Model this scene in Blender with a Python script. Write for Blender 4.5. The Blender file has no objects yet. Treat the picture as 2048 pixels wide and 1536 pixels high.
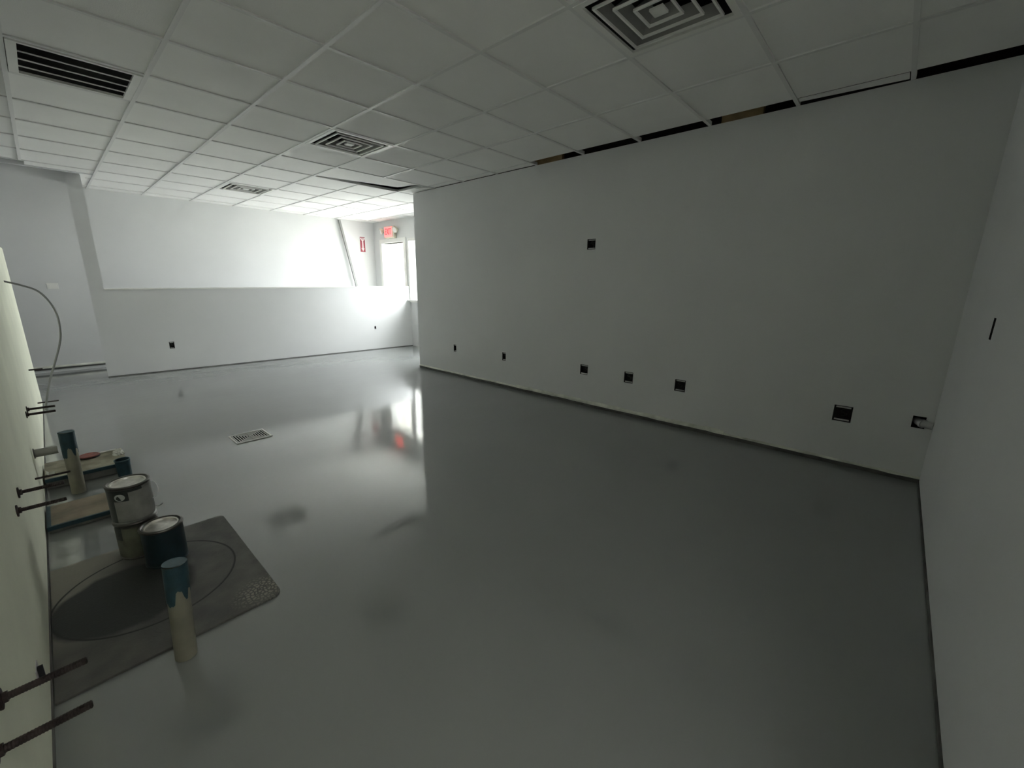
import bpy, bmesh, math, random
from mathutils import Vector, Matrix
random.seed(7)
S = 0.61            # one ceiling tile in metres: every layout number below is in tiles
FL = -4.268         # floor level, the suspended ceiling is level 0
C = bpy.context.scene.collection
sc = bpy.context.scene

def W(x, y, z): return Vector((x * S, y * S, (z - FL) * S))

# ------------------------------------------------------------------ materials
def node_mat(name, col, rough=0.6, metal=0.0, var=0.06, vscale=6.0, bump=0.0, bscale=60.0, spec=0.5, emit=None, estr=0.0):
    m = bpy.data.materials.new(name); m.use_nodes = True
    nt = m.node_tree; b = nt.nodes['Principled BSDF']
    tc = nt.nodes.new('ShaderNodeTexCoord')
    n = nt.nodes.new('ShaderNodeTexNoise'); n.inputs['Scale'].default_value = vscale; n.inputs['Detail'].default_value = 5
    nt.links.new(tc.outputs['Object'], n.inputs['Vector'])
    r = nt.nodes.new('ShaderNodeValToRGB')
    r.color_ramp.elements[0].position = 0.3; r.color_ramp.elements[1].position = 0.7
    r.color_ramp.elements[0].color = (*[max(0, c * (1 - var)) for c in col], 1)
    r.color_ramp.elements[1].color = (*[min(1, c * (1 + var)) for c in col], 1)
    nt.links.new(n.outputs['Fac'], r.inputs['Fac']); nt.links.new(r.outputs['Color'], b.inputs['Base Color'])
    b.inputs['Roughness'].default_value = rough; b.inputs['Metallic'].default_value = metal
    b.inputs['Specular IOR Level'].default_value = spec
    if bump:
        n2 = nt.nodes.new('ShaderNodeTexNoise'); n2.inputs['Scale'].default_value = bscale; n2.inputs['Detail'].default_value = 4
        nt.links.new(tc.outputs['Object'], n2.inputs['Vector'])
        bp = nt.nodes.new('ShaderNodeBump'); bp.inputs['Strength'].default_value = bump; bp.inputs['Distance'].default_value = 0.004
        nt.links.new(n2.outputs['Fac'], bp.inputs['Height']); nt.links.new(bp.outputs['Normal'], b.inputs['Normal'])
    if emit:
        b.inputs['Emission Color'].default_value = (*emit, 1); b.inputs['Emission Strength'].default_value = estr
    return m

M = {}
M['paint'] = node_mat('grey wall paint', (0.675, 0.683, 0.683), 0.55, var=0.02, vscale=2, bump=0.12, bscale=220, spec=0.3)
M['ceil'] = node_mat('white ceiling tile', (0.88, 0.88, 0.865), 0.9, var=0.02, vscale=3, bump=0.25, bscale=160, spec=0.1)
M['tee'] = node_mat('white enamel grid', (0.76, 0.76, 0.75), 0.45, var=0.01)
M['green'] = node_mat('green moisture board', (0.76, 0.775, 0.64), 0.85, var=0.07, vscale=2.5, bump=0.25, bscale=25, spec=0.2)
M['white'] = node_mat('white enamel', (0.82, 0.82, 0.79), 0.4, var=0.02)
M['plaster'] = node_mat('pale bare plaster', (0.60, 0.61, 0.55), 0.9, var=0.2, vscale=9, bump=0.5, bscale=50)
M['darkbase'] = node_mat('dark adhesive', (0.10, 0.10, 0.095), 0.85, var=0.3, vscale=12)
M['black'] = node_mat('black void', (0.008, 0.008, 0.008), 0.95, var=0.1, spec=0.05)
M['boxmetal'] = node_mat('dark box steel', (0.018, 0.018, 0.02), 0.55, var=0.3, vscale=30, spec=0.3)
M['steel'] = node_mat('galvanised steel', (0.50, 0.50, 0.50), 0.4, metal=0.8, var=0.15, vscale=20)
M['rim'] = node_mat('tin rim', (0.13, 0.125, 0.115), 0.38, metal=0.85, var=0.25, vscale=25)
M['lid'] = node_mat('tin lid', (0.66, 0.64, 0.60), 0.33, metal=0.7, var=0.35, vscale=18, bump=0.5, bscale=25)
M['rust'] = node_mat('rusty rod', (0.035, 0.024, 0.022), 0.6, metal=0.3, var=0.5, vscale=60, bump=0.6, bscale=300)
M['pvc'] = node_mat('dusty plastic pipe', (0.23, 0.22, 0.17), 0.6, var=0.18, vscale=9)
M['pvcgrey'] = node_mat('grey pipe', (0.27, 0.27, 0.25), 0.6, var=0.15, vscale=20)
M['tape'] = node_mat('blue tape', (0.016, 0.050, 0.066), 0.55, var=0.3, vscale=25, bump=0.4, bscale=60)
M['tapelight'] = node_mat('pale blue tape', (0.06, 0.11, 0.13), 0.5, var=0.2, vscale=30)
M['teal'] = node_mat('dark teal label', (0.012, 0.028, 0.036), 0.4, var=0.25, vscale=20)
M['cream'] = node_mat('grey paper label', (0.22, 0.22, 0.205), 0.6, var=0.15, vscale=18)
M['olive'] = node_mat('olive paper label', (0.115, 0.12, 0.085), 0.6, var=0.35, vscale=15)
M['inkdark'] = node_mat('dark printed label', (0.016, 0.02, 0.018), 0.45, var=0.3, vscale=25)
M['emblem'] = node_mat('pale printed oval', (0.40, 0.42, 0.40), 0.5, var=0.15, vscale=40)
M['red'] = node_mat('dull red lid', (0.20, 0.055, 0.045), 0.55, var=0.3, vscale=25)
M['rag'] = node_mat('white rag', (0.62, 0.62, 0.58), 0.9, var=0.1, vscale=20, bump=0.5, bscale=40)
M['board'] = node_mat('beige board', (0.23, 0.19, 0.14), 0.8, var=0.35, vscale=7, bump=0.2)
M['board2'] = node_mat('cream board', (0.27, 0.25, 0.19), 0.75, var=0.4, vscale=11, bump=0.2)
M['boardside'] = node_mat('grey board edge', (0.15, 0.15, 0.14), 0.85, var=0.3, vscale=12)
M['wood'] = node_mat('bare lumber', (0.42, 0.31, 0.17), 0.75, var=0.25, vscale=8)
M['poleg'] = node_mat('grey painted strip', (0.24, 0.245, 0.24), 0.6, var=0.08)
M['cable'] = node_mat('grey cable jacket', (0.20, 0.205, 0.20), 0.45, var=0.1)
M['wire'] = node_mat('dusty dark wire', (0.05, 0.05, 0.05), 0.6, var=0.3)
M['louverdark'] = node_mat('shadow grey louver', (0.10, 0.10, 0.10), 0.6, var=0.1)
M['cansteel'] = node_mat('dull can steel', (0.20, 0.20, 0.19), 0.45, metal=0.6, var=0.2, vscale=18)
M['shadeblade'] = node_mat('grey blade with painted shade', (0.26, 0.26, 0.25), 0.7, var=0.15)  # darker than the white lips: shade between the louvers put into the colour
M['gratepanel'] = node_mat('painted grate panel', (0.36, 0.36, 0.35), 0.6, var=0.1)
M['firered'] = node_mat('dark red sign', (0.22, 0.008, 0.025), 0.4, var=0.05)
M['firewhite'] = node_mat('sign white', (0.80, 0.70, 0.71), 0.4, var=0.02)
M['exitred'] = node_mat('lit red face', (0.7, 0.1, 0.1), 0.4, var=0.0, emit=(1.0, 0.16, 0.15), estr=2.2)
M['exitletters'] = node_mat('lit red letters', (0.6, 0.02, 0.02), 0.4, var=0.0, emit=(1.0, 0.03, 0.04), estr=2.2)
M['beige'] = node_mat('beige lamp plastic', (0.55, 0.52, 0.42), 0.45, var=0.03)
M['lens'] = node_mat('lamp lens', (0.85, 0.85, 0.83), 0.2, var=0.02)
M['outground'] = node_mat('pale concrete outside', (0.5, 0.5, 0.48), 0.9, var=0.1, vscale=1)
M['plenum'] = node_mat('dark roof deck', (0.03, 0.03, 0.03), 0.95, var=0.2)
M['subfloor'] = node_mat('bare concrete', (0.30, 0.29, 0.27), 0.8, var=0.15, vscale=3, bump=0.2)

# window glass: mostly clear with a faint mirror
g = bpy.data.materials.new('window glass'); g.use_nodes = True; nt = g.node_tree; nt.nodes.clear()
out = nt.nodes.new('ShaderNodeOutputMaterial'); mx = nt.nodes.new('ShaderNodeMixShader')
tr = nt.nodes.new('ShaderNodeBsdfTransparent'); gl = nt.nodes.new('ShaderNodeBsdfGlossy'); gl.inputs['Roughness'].default_value = 0.02
lw = nt.nodes.new('ShaderNodeLayerWeight'); pw = nt.nodes.new('ShaderNodeMath'); pw.operation = 'POWER'; pw.inputs[1].default_value = 5
fr = nt.nodes.new('ShaderNodeMath'); fr.operation = 'MULTIPLY_ADD'; fr.inputs[1].default_value = 0.8; fr.inputs[2].default_value = 0.03
nt.links.new(lw.outputs['Facing'], pw.inputs[0]); nt.links.new(pw.outputs[0], fr.inputs[0])
tr.inputs['Color'].default_value = (0.95, 0.97, 0.96, 1)
nt.links.new(fr.outputs[0], mx.inputs[0]); nt.links.new(tr.outputs[0], mx.inputs[1]); nt.links.new(gl.outputs[0], mx.inputs[2]); nt.links.new(mx.outputs[0], out.inputs[0])
M['glass'] = g

# glossy grey floor coating with slow trowel ripples
m = bpy.data.materials.new('grey epoxy floor'); m.use_nodes = True; nt = m.node_tree; b = nt.nodes['Principled BSDF']
tc = nt.nodes.new('ShaderNodeTexCoord')
n = nt.nodes.new('ShaderNodeTexNoise'); n.inputs['Scale'].default_value = 1.1; n.inputs['Detail'].default_value = 4
nt.links.new(tc.outputs['Object'], n.inputs['Vector'])
r = nt.nodes.new('ShaderNodeValToRGB'); r.color_ramp.elements[0].color = (0.23, 0.24, 0.235, 1); r.color_ramp.elements[1].color = (0.265, 0.275, 0.27, 1)
nt.links.new(n.outputs['Fac'], r.inputs['Fac']); nt.links.new(r.outputs['Color'], b.inputs['Base Color'])
b.inputs['Roughness'].default_value = 0.07; b.inputs['IOR'].default_value = 1.9
mp = nt.nodes.new('ShaderNodeMapping'); mp.inputs['Scale'].default_value = (0.8, 2.4, 1); mp.inputs['Rotation'].default_value = (0, 0, math.radians(-12))
nt.links.new(tc.outputs['Object'], mp.inputs['Vector'])
n1 = nt.nodes.new('ShaderNodeTexNoise'); n1.inputs['Scale'].default_value = 1.6; n1.inputs['Detail'].default_value = 3; n1.inputs['Distortion'].default_value = 0.6
n2 = nt.nodes.new('ShaderNodeTexNoise'); n2.inputs['Scale'].default_value = 13.0; n2.inputs['Detail'].default_value = 2
nt.links.new(mp.outputs[0], n1.inputs['Vector']); nt.links.new(mp.outputs[0], n2.inputs['Vector'])
b1 = nt.nodes.new('ShaderNodeBump'); b1.inputs['Strength'].default_value = 0.22; b1.inputs['Distance'].default_value = 0.006
b2 = nt.nodes.new('ShaderNodeBump'); b2.inputs['Strength'].default_value = 0.35; b2.inputs['Distance'].default_value = 0.0012
nt.links.new(n1.outputs['Fac'], b1.inputs['Height']); nt.links.new(n2.outputs['Fac'], b2.inputs['Height'])
nt.links.new(b1.outputs[0], b2.inputs['Normal']); nt.links.new(b2.outputs[0], b.inputs['Normal'])
M['floor'] = m

# dark mat with a round black stain, a scribed ring and grit at one corner (object space, metres)
def mat_material(cx, cy):
    m = bpy.data.materials.new('stained dark mat'); m.use_nodes = True; nt = m.node_tree; b = nt.nodes['Principled BSDF']
    L = nt.links.new
    tc = nt.nodes.new('ShaderNodeTexCoord')
    nz = nt.nodes.new('ShaderNodeTexNoise'); nz.inputs['Scale'].default_value = 9; nz.inputs['Detail'].default_value = 6; L(tc.outputs['Object'], nz.inputs['Vector'])
    base = nt.nodes.new('ShaderNodeValToRGB'); base.color_ramp.elements[0].position = .35; base.color_ramp.elements[1].position = .75
    base.color_ramp.elements[0].color = (.075, .074, .070, 1); base.color_ramp.elements[1].color = (.135, .128, .115, 1); L(nz.outputs['Fac'], base.inputs['Fac'])
    def dist(x, y, wob):
        v = nt.nodes.new('ShaderNodeVectorMath'); v.operation = 'SUBTRACT'; v.inputs[1].default_value = (x, y, 0); L(tc.outputs['Object'], v.inputs[0])
        mu = nt.nodes.new('ShaderNodeVectorMath'); mu.operation = 'MULTIPLY'; mu.inputs[1].default_value = (1, 1, 0); L(v.outputs[0], mu.inputs[0])
        l = nt.nodes.new('ShaderNodeVectorMath'); l.operation = 'LENGTH'; L(mu.outputs[0], l.inputs[0])
        a = nt.nodes.new('ShaderNodeMath'); a.operation = 'MULTIPLY_ADD'; a.inputs[1].default_value = wob; L(nz.outputs['Fac'], a.inputs[0]); L(l.outputs['Value'], a.inputs[2])
        return a.outputs[0]
    def band(val, pts):
        rr = nt.nodes.new('ShaderNodeValToRGB'); e = rr.color_ramp.elements
        e[0].position, e[0].color = pts[0][0], (*[pts[0][1]] * 3, 1); e[1].position, e[1].color = pts[-1][0], (*[pts[-1][1]] * 3, 1)
        for p, c in pts[1:-1]:
            q = e.new(p); q.color = (c, c, c, 1)
        L(val, rr.inputs['Fac']); return rr.outputs['Color']
    def mix(fac, a, col):
        x = nt.nodes.new('ShaderNodeMix'); x.data_type = 'RGBA'; L(fac, x.inputs[0]); L(a, x.inputs[6]); x.inputs[7].default_value = (*col, 1); return x.outputs[2]
    c = base.outputs['Color']
    dusty = band(dist(-0.34, 0.05, 0.12), [(0.0, .9), (.22, .75), (.36, .0)])
    c = mix(dusty, c, (.25, .235, .20))
    dusty2 = band(dist(-0.34, 0.46, 0.14), [(0.0, .9), (.25, .7), (.40, .0)])
    c = mix(dusty2, c, (.26, .245, .205))
    stain = band(dist(cx - 0.085, cy - 0.03, 0.045), [(0.0, 1), (.245, 1), (.268, 0)])
    c = mix(stain, c, (.026,.028,.027))
    ring = band(dist(cx, cy, 0.004), [(.308, 0), (.311, 1), (.317, 1), (.320, 0)])
    c = mix(ring, c, (.012, .012, .012))
    vor = nt.nodes.new('ShaderNodeTexVoronoi'); vor.inputs['Scale'].default_value = 62; vor.feature = 'DISTANCE_TO_EDGE'; L(tc.outputs['Object'], vor.inputs['Vector'])
    grit = band(vor.outputs['Distance'], [(.10, 0), (.22, 1)])
    corner = band(dist(0.29, -0.375, 0.10), [(0.0, 1), (.10, .9), (.17, 0)])
    mm = nt.nodes.new('ShaderNodeMix'); mm.data_type = 'RGBA'; mm.blend_type = 'MULTIPLY'; mm.inputs[0].default_value = 1; L(grit, mm.inputs[6]); L(corner, mm.inputs[7])
    c = mix(mm.outputs[2], c, (.27,.255,.21))
    L(c, b.inputs['Base Color'])
    b.inputs['Roughness'].default_value = 0.62
    bp = nt.nodes.new('ShaderNodeBump'); bp.inputs['Strength'].default_value = .4; bp.inputs['Distance'].default_value = .003
    n2 = nt.nodes.new('ShaderNodeTexNoise'); n2.inputs['Scale'].default_value = 90; L(tc.outputs['Object'], n2.inputs['Vector']); L(n2.outputs['Fac'], bp.inputs['Height']); L(bp.outputs[0], b.inputs['Normal'])
    return m

# ------------------------------------------------------------------ mesh helpers (tile units in, metres out)
def box(bm, x0, x1, y0, y1, z0, z1, mat=None):
    v = [bm.verts.new((x, y, z)) for x in (x0, x1) for y in (y0, y1) for z in (z0, z1)]
    for f in ((0, 1, 3, 2), (4, 6, 7, 5), (0, 4, 5, 1), (2, 3, 7, 6), (0, 2, 6, 4), (1, 5, 7, 3)):
        bm.faces.new([v[i] for i in f])
    if mat is not None:
        for q in v: q.co = mat @ q.co
    return v

def quad(bm, *pts): return bm.faces.new([bm.verts.new(p) for p in pts])

def prism(bm, poly, z0, z1):
    a = [bm.verts.new((x, y, z0)) for x, y in poly]; b = [bm.verts.new((x, y, z1)) for x, y in poly]
    bm.faces.new(a[::-1]); bm.faces.new(b)
    k = len(poly)
    for i in range(k): bm.faces.new((a[i], a[(i + 1) % k], b[(i + 1) % k], b[i]))

def lathe(bm, prof, seg=40, a0=0.0, a1=2 * math.pi, mat=None):
    full = abs(a1 - a0 - 2 * math.pi) < 1e-6; rows = []
    cnt = seg if full else seg + 1
    for i in range(cnt):
        a = a0 + (a1 - a0) * i / seg
        row = [bm.verts.new((r * math.cos(a), r * math.sin(a), z)) for r, z in prof]
        if mat is not None:
            for q in row: q.co = mat @ q.co
        rows.append(row)
    for i in range(seg):
        p, q = rows[i], rows[(i + 1) % cnt]
        for j in range(len(prof) - 1):
            try: bm.faces.new((p[j], q[j], q[j + 1], p[j + 1]))
            except ValueError: pass

def tube(bm, pts, rad, seg=12, cap=True):
    pts = [Vector(p) for p in pts]; rings = []; up = None
    for i, p in enumerate(pts):
        t = (pts[min(i + 1, len(pts) - 1)] - pts[max(i - 1, 0)]).normalized()
        if up is None:
            up = t.orthogonal().normalized()
        else:
            up = (up - t * up.dot(t)).normalized()
        s = t.cross(up); rr = rad[i] if isinstance(rad, (list, tuple)) else rad
        rings.append([bm.verts.new(p + (up * math.cos(a) + s * math.sin(a)) * rr) for a in [2 * math.pi * k / seg for k in range(seg)]])
    for a, b in zip(rings, rings[1:]):
        for k in range(seg): bm.faces.new((a[k], a[(k + 1) % seg], b[(k + 1) % seg], b[k]))
    if cap: bm.faces.new(rings[0][::-1]); bm.faces.new(rings[-1])

def smooth_path(pts, n=8):
    P = [Vector(p) for p in pts]; P = [P[0]] + P + [P[-1]]; out = []
    for i in range(1, len(P) - 2):
        for k in range(n):
            t = k / n; a, b, c, d = P[i - 1:i + 3]
            out.append(0.5 * ((2 * b) + (c - a) * t + (2 * a - 5 * b + 4 * c - d) * t * t + (3 * b - a - 3 * c + d) * t ** 3))
    out.append(P[-2]); return out

def build(name, bm, mat, parent=None, at=None, smooth=False, bevel=0.0, local=False):
    """bm in tile units. at = (x,y,z) of the origin in tiles (world). local=True: bm already about the origin."""
    bmesh.ops.recalc_face_normals(bm, faces=bm.faces)
    o = Vector(at) if at is not None else Vector((0, 0, FL))
    for v in bm.verts: v.co = (v.co if local else v.co - o) * S
    me = bpy.data.meshes.new(name); bm.to_mesh(me); bm.free()
    ob = bpy.data.objects.new(name, me); C.objects.link(ob)
    if isinstance(mat, (list, tuple)):
        for q in mat: me.materials.append(q)
    else: me.materials.append(mat)
    if parent is None: ob.location = W(*o)
    else: ob.parent = parent
    if smooth:
        for p in me.polygons: p.use_smooth = True
        me.set_sharp_from_angle(angle=math.radians(35))
    if bevel:
        bv = ob.modifiers.new('bevel', 'BEVEL'); bv.width = bevel; bv.segments = 2; bv.limit_method = 'ANGLE'
    return ob

def tag(o, label=None, cat=None, group=None, kind=None):
    if label: o['label'] = label
    if cat: o['category'] = cat
    if group: o['group'] = group
    if kind: o['kind'] = kind
    return o

def thing(name, at, label, cat, group=None, rz=0.0):
    o = bpy.data.objects.new(name, None); C.objects.link(o)
    o.empty_display_size = 0.05; o.location = W(*at); o.rotation_euler = (0, 0, rz)
    return tag(o, label, cat, group)

def structure(name, bm, mat, parent=None, **k):
    o = build(name, bm, mat, parent, **k)
    if parent is None: o['kind'] = 'structure'
    return o

def dup(root, at, label, rz=None):
    r = root.copy(); C.objects.link(r); r.location = W(*at); r['label'] = label
    if rz is not None: r.rotation_euler = (0, 0, rz)
    for ch in list(root.children):
        c = ch.copy(); C.objects.link(c); c.parent = r
        for gch in list(ch.children):
            d = gch.copy(); C.objects.link(d); d.parent = c
    return r

def text_bm(s, size, depth=0.0):
    cu = bpy.data.curves.new('t', 'FONT'); cu.body = s; cu.size = size; cu.align_x = 'CENTER'; cu.align_y = 'CENTER'; cu.extrude = depth; cu.offset = 0.01 * size
    ob = bpy.data.objects.new('t', cu); C.objects.link(ob)
    dg = bpy.context.evaluated_depsgraph_get()
    me = bpy.data.meshes.new_from_object(ob.evaluated_get(dg))
    bm = bmesh.new(); bm.from_mesh(me)
    bpy.data.objects.remove(ob); bpy.data.curves.remove(cu); bpy.data.meshes.remove(me)
    return bm

def wall_bm(O, u, n, U, V, thick, holes=(), through=()):
    """slab whose front face lies on O + a*u (a in U) x z in V, n = outward; holes are open in the front only, through go right through."""
    bm = bmesh.new(); O = Vector(O); u = Vector(u).normalized(); n = Vector(n).normalized()
    def grid(hl, off, flip):
        us = sorted({U[0], U[1], *[h[0] for h in hl], *[h[1] for h in hl]}); vs = sorted({V[0], V[1], *[h[2] for h in hl], *[h[3] for h in hl]})
        P = lambda a, z: O + u * a + n * off + Vector((0, 0, z))
        for a, b in zip(us, us[1:]):
            for c, d in zip(vs, vs[1:]):
                mu, mv = (a + b) / 2, (c + d) / 2
                if any(h[0] < mu < h[1] and h[2] < mv < h[3] for h in hl): continue
                quad(bm, P(a, c), P(b, c), P(b, d), P(a, d))
    grid(list(holes) + list(through), 0, False); grid(list(through), -thick, True)
    def ring(a0, a1, z0, z1):
        cs = [(a0, z0), (a1, z0), (a1, z1), (a0, z1)]
        for (a, z), (b, w) in zip(cs, cs[1:] + cs[:1]):
            quad(bm, O + u * a + Vector((0, 0, z)), O + u * b + Vector((0, 0, w)), O + u * b - n * thick + Vector((0, 0, w)), O + u * a - n * thick + Vector((0, 0, z)))
    ring(*U, *V)
    for h in through: ring(*h)
    bmesh.ops.remove_doubles(bm, verts=bm.verts, dist=1e-5)
    return bm

# ------------------------------------------------------------------ layout constants (tiles)
XR = 4.293; YB = -3.776; XL = -2.444; YF = 11.45; XW = 6.45; YP = 5.83; XFL = -5.0
TOP = 1.3
HO = (-2.4, -.8, -3.2, -.45)      # added opening behind the camera, lets fill light in: x0, x1, z0, z1
HW0 = Vector((-1.19, 9.763, 0)); HWD = Vector((1, -0.0622, 0)).normalized(); HWN = Vector((-0.0622, -1, 0)).normalized()
HWRZ = math.atan2(-0.0622, 1)
def hw(a): return HW0 + HWD * a          # a = distance along the half wall from its left end

# ------------------------------------------------------------------ floor and shell
bm = bmesh.new(); box(bm, XFL, XW, YB, YF, FL - 0.2, FL)
structure('floor', bm, M['floor'])
bm = bmesh.new(); box(bm, XFL, XR + 3, YB - 0.3, YF + 0.3, TOP, TOP + 0.1)
box(bm, XR + 3, XW + 0.4, YB - 0.3, YF + 0.3, TOP, TOP + 0.1)
structure('ceiling_deck', bm, M['plenum'])

# recess boxes on the right wall: (y, z, half width, half height)
RB = [(4.389, -3.600, .046, .085), (2.779, -3.603, .050, .088), (0.774, -3.598, .080, .092), (-0.107, -3.606, .080, .094),
      (-0.972, -3.598, .082, .092), (-2.978, -3.608, .092, .100), (0.757, -1.423, .080, .085)]
CH = (-3.655, -3.560, .055, .068)   # rough hole by the corner
holes = [(-(y + w), -(y - w), z - h, z + h) for y, z, w, h in RB + [CH]]
structure('wall_right', wall_bm((XR, 0, 0), (0, -1, 0), (-1, 0, 0), (-YP, -YB), (FL, 0.0), 0.22, holes), M['paint'])
SB = (2.251, -2.358, .045, .075)
structure('wall_back', wall_bm((0, YB, 0), (-1, 0, 0), (0, 1, 0), (-XR, -XFL), (FL, TOP), 0.25, [(-(SB[0] + SB[2]), -(SB[0] - SB[2]), SB[1] - SB[3], SB[1] + SB[3])], [(-HO[1], -HO[0], HO[2], HO[3])]), M['paint'])
# invented hallway behind the camera, added only to bounce fill light into the room
YH = YB - 3.2
structure('wall_added_hall', wall_bm((-2.6, 0, 0), (0, 1, 0), (1, 0, 0), (YH, YB - .25), (FL, 0), 0.25, [], []), M['white'])
bm = bmesh.new(); box(bm, -2.85, .6, YH - .2, YH, FL, 0.0); box(bm, .4, .6, YH, YB - .25, FL, 0.0); structure('wall_added_hall_end', bm, M['white'])
bm = bmesh.new(); box(bm, -2.85, .6, YH - .2, YB - .25, 0.0, .1); structure('ceiling_added_hall', bm, M['white'])
bm = bmesh.new(); box(bm, -2.85, .6, YH - .2, YB - .25, FL - .2, FL); structure('floor_added_hall', bm, M['white'])
bm = bmesh.new(); box(bm, XR + 0.1, XW, YP - 0.22, YP, FL, TOP); structure('wall_end', bm, M['paint'])
bm = bmesh.new(); box(bm, XR + 0.45, XR + 0.5, YB - 0.25, YP - 0.15, FL, TOP); box(bm, XR - 0.02, XR + 0.5, YB - 0.25, YB - 0.02, FL, TOP); structure('wall_plenum', bm, M['plenum'])
bm = bmesh.new(); box(bm, XFL, XW, YF, YF + 0.25, FL, TOP); structure('wall_far', bm, M['paint'])
bm = bmesh.new(); box(bm, XFL - 0.25, XFL, YB, YF + 0.25, FL, TOP); structure('wall_left', bm, M['paint'])
# unfinished low wall beside the camera
YE = 7.75; ZT = -1.62
bm = bmesh.new(); box(bm, XL - 0.2, XL, YB, YE, FL, ZT)
structure('wall_plumbing', bm, M['green'])

# half wall with its full-height end post
HA1 = (XW - HW0.x) / HWD.x
HB = [((-0.20 - HW0.x) / HWD.x, -3.640, .050, .083), ((5.085 - HW0.x) / HWD.x, -3.545, .030, .056)]
ZH = -2.318; ZH1 = -2.238
bm = wall_bm(HW0, HWD, HWN, (0, HA1), (FL, ZH), 0.22, [(a - w, a + w, z - h, z + h) for a, z, w, h in HB])
for v in bm.verts:
    if abs(v.co.z - ZH) < 1e-4: v.co.z = ZH + (ZH1 - ZH) * ((v.co - HW0).dot(HWD)) / HA1
structure('wall_half', bm, M['paint'])
bm = bmesh.new()
for a, b in ((0, HA1),):
    zs = [ZH, ZH1]; P = []
    for k, (aa, zz) in enumerate(((a, ZH), (b, ZH1))):
        for off in (0.015, -0.235):
            for dz in (0.0, 0.028):
                q = hw(aa) + HWN * off; P.append(bm.verts.new((q.x, q.y, zz + dz)))
    for f in ((0, 1, 3, 2), (4, 6, 7, 5), (0, 4, 5, 1), (2, 3, 7, 6), (0, 2, 6, 4), (1, 5, 7, 3)): bm.faces.new([P[i] for i in f])
structure('trim_1', bm, M['white'])
structure('column', wall_bm(HW0, HWD, HWN, (-0.235, 0.0), (FL, 0.10), 0.24), M['paint'])
bm = bmesh.new(); box(bm, -1.20, -1.10, 9.70, YF, 0.03, TOP); structure('wall_bulkhead', bm, M['paint'])

# window wall: door opening, long window and the added low opening
structure('wall_window', wall_bm((XW, 0, 0), (0, -1, 0), (-1, 0, 0), (-YF, -YP), (FL, TOP), 0.25, [],
          [(-10.89, -9.53, FL, -0.735), (-9.225, -7.3, -2.67, -0.735), (-7.1, -5.95, -4.05, -2.67)]), M['paint'])

def frame_bm(x0, x1, y0, y1, z0, z1, w, bottom=True):
    bm = bmesh.new()
    box(bm, x0, x1, y0, y0 + w, z0, z1); box(bm, x0, x1, y1 - w, y1, z0, z1); box(bm, x0, x1, y0 + w, y1 - w, z1 - w, z1)
    if bottom: box(bm, x0, x1, y0 + w, y1 - w, z0, z0 + w)
    return bm
d = structure('door_1', frame_bm(XW - 0.035, XW + 0.27, 9.40, 11.03, FL, -0.60, 0.135, False), M['white'])
w1 = structure('window_1', frame_bm(XW - 0.035, XW + 0.27, 7.22, 9.305, -2.75, -0.655, 0.085), M['white'])
bm = bmesh.new(); box(bm, XW + 0.0, XW + 0.06, 8.2, 8.28, -2.67, -0.735); structure('mullion', bm, M['white'], w1)
bm = bmesh.new(); box(bm, XW - 0.13, XW + 0.02, 7.2, 9.30, -2.70, -2.665); structure('window_sill', bm, M['white'], w1)
for a, b_ in ((7.3, 8.2), (8.28, 9.225)):
    bm = bmesh.new(); box(bm, XW + 0.025, XW + 0.035, a, b_, -2.67, -0.735); structure('pane', bm, M['glass'], w1)

w4 = structure('window_added_low', frame_bm(XW - 0.035, XW + 0.27, 5.88, 7.17, -4.12, -2.60, 0.07), M['white'])  # unseen low window, added to throw ground light up onto the ceiling
bm = bmesh.new(); box(bm, XW + 0.025, XW + 0.035, 5.95, 7.1, -4.05, -2.67); structure('pane', bm, M['glass'], w4)  # pane of the added low window

# vestibule behind the door
bm = bmesh.new()
box(bm, XW + 0.25, 7.65, 11.8, 11.95, FL, -0.3)
box(bm, XW + 0.25, 7.9, 9.05, 9.2, FL, -0.3)
structure('wall_vestibule', bm, M['white'])
bm = bmesh.new(); box(bm, XW + 0.25, 7.9, 9.05, 11.95, -0.48, -0.3); structure('ceiling_vestibule', bm, M['white'])
bm = bmesh.new(); box(bm, XW, 7.9, 9.05, 11.95, FL - 0.2, FL); structure('floor_vestibule', bm, M['subfloor'])
bm = bmesh.new(); box(bm, 7.65, 7.85, 11.40, 11.95, FL, -0.3); box(bm, 7.65, 7.85, 9.2, 11.40, -0.75, -0.48)
k = 0; z = FL
while z < -0.80:
    box(bm, 7.60, 7.70, 11.28 - (0.05 if k % 2 else 0.0), 11.42, z + 0.008, z + 0.10); z += 0.112; k += 1
structure('wall_entrance', bm, M['white'])
w2 = structure('window_2', frame_bm(7.68, 7.80, 9.2, 11.30, FL, -0.75, 0.06), M['white'])
bm = bmesh.new(); box(bm, 7.73, 7.74, 9.26, 11.24, FL + .06, -0.81); structure('pane', bm, M['glass'], w2)
bm = bmesh.new(); box(bm, 7.9, 60, -40, 60, FL - 0.5, FL - 0.3); box(bm, XW + 0.26, 7.9, -40, 9.04, FL - 0.5, FL - 0.3); box(bm, -60, -2.86, -40, YB - 3.3, FL - 0.5, FL - 0.3); box(bm, -60, XFL - .26, YB - 3.3, 60, FL - 0.5, FL - 0.3); box(bm, XFL - .26, -2.86, YB - 3.3, YB - .26, FL - 0.5, FL - 0.3); structure('ground', bm, M['outground'])

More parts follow.
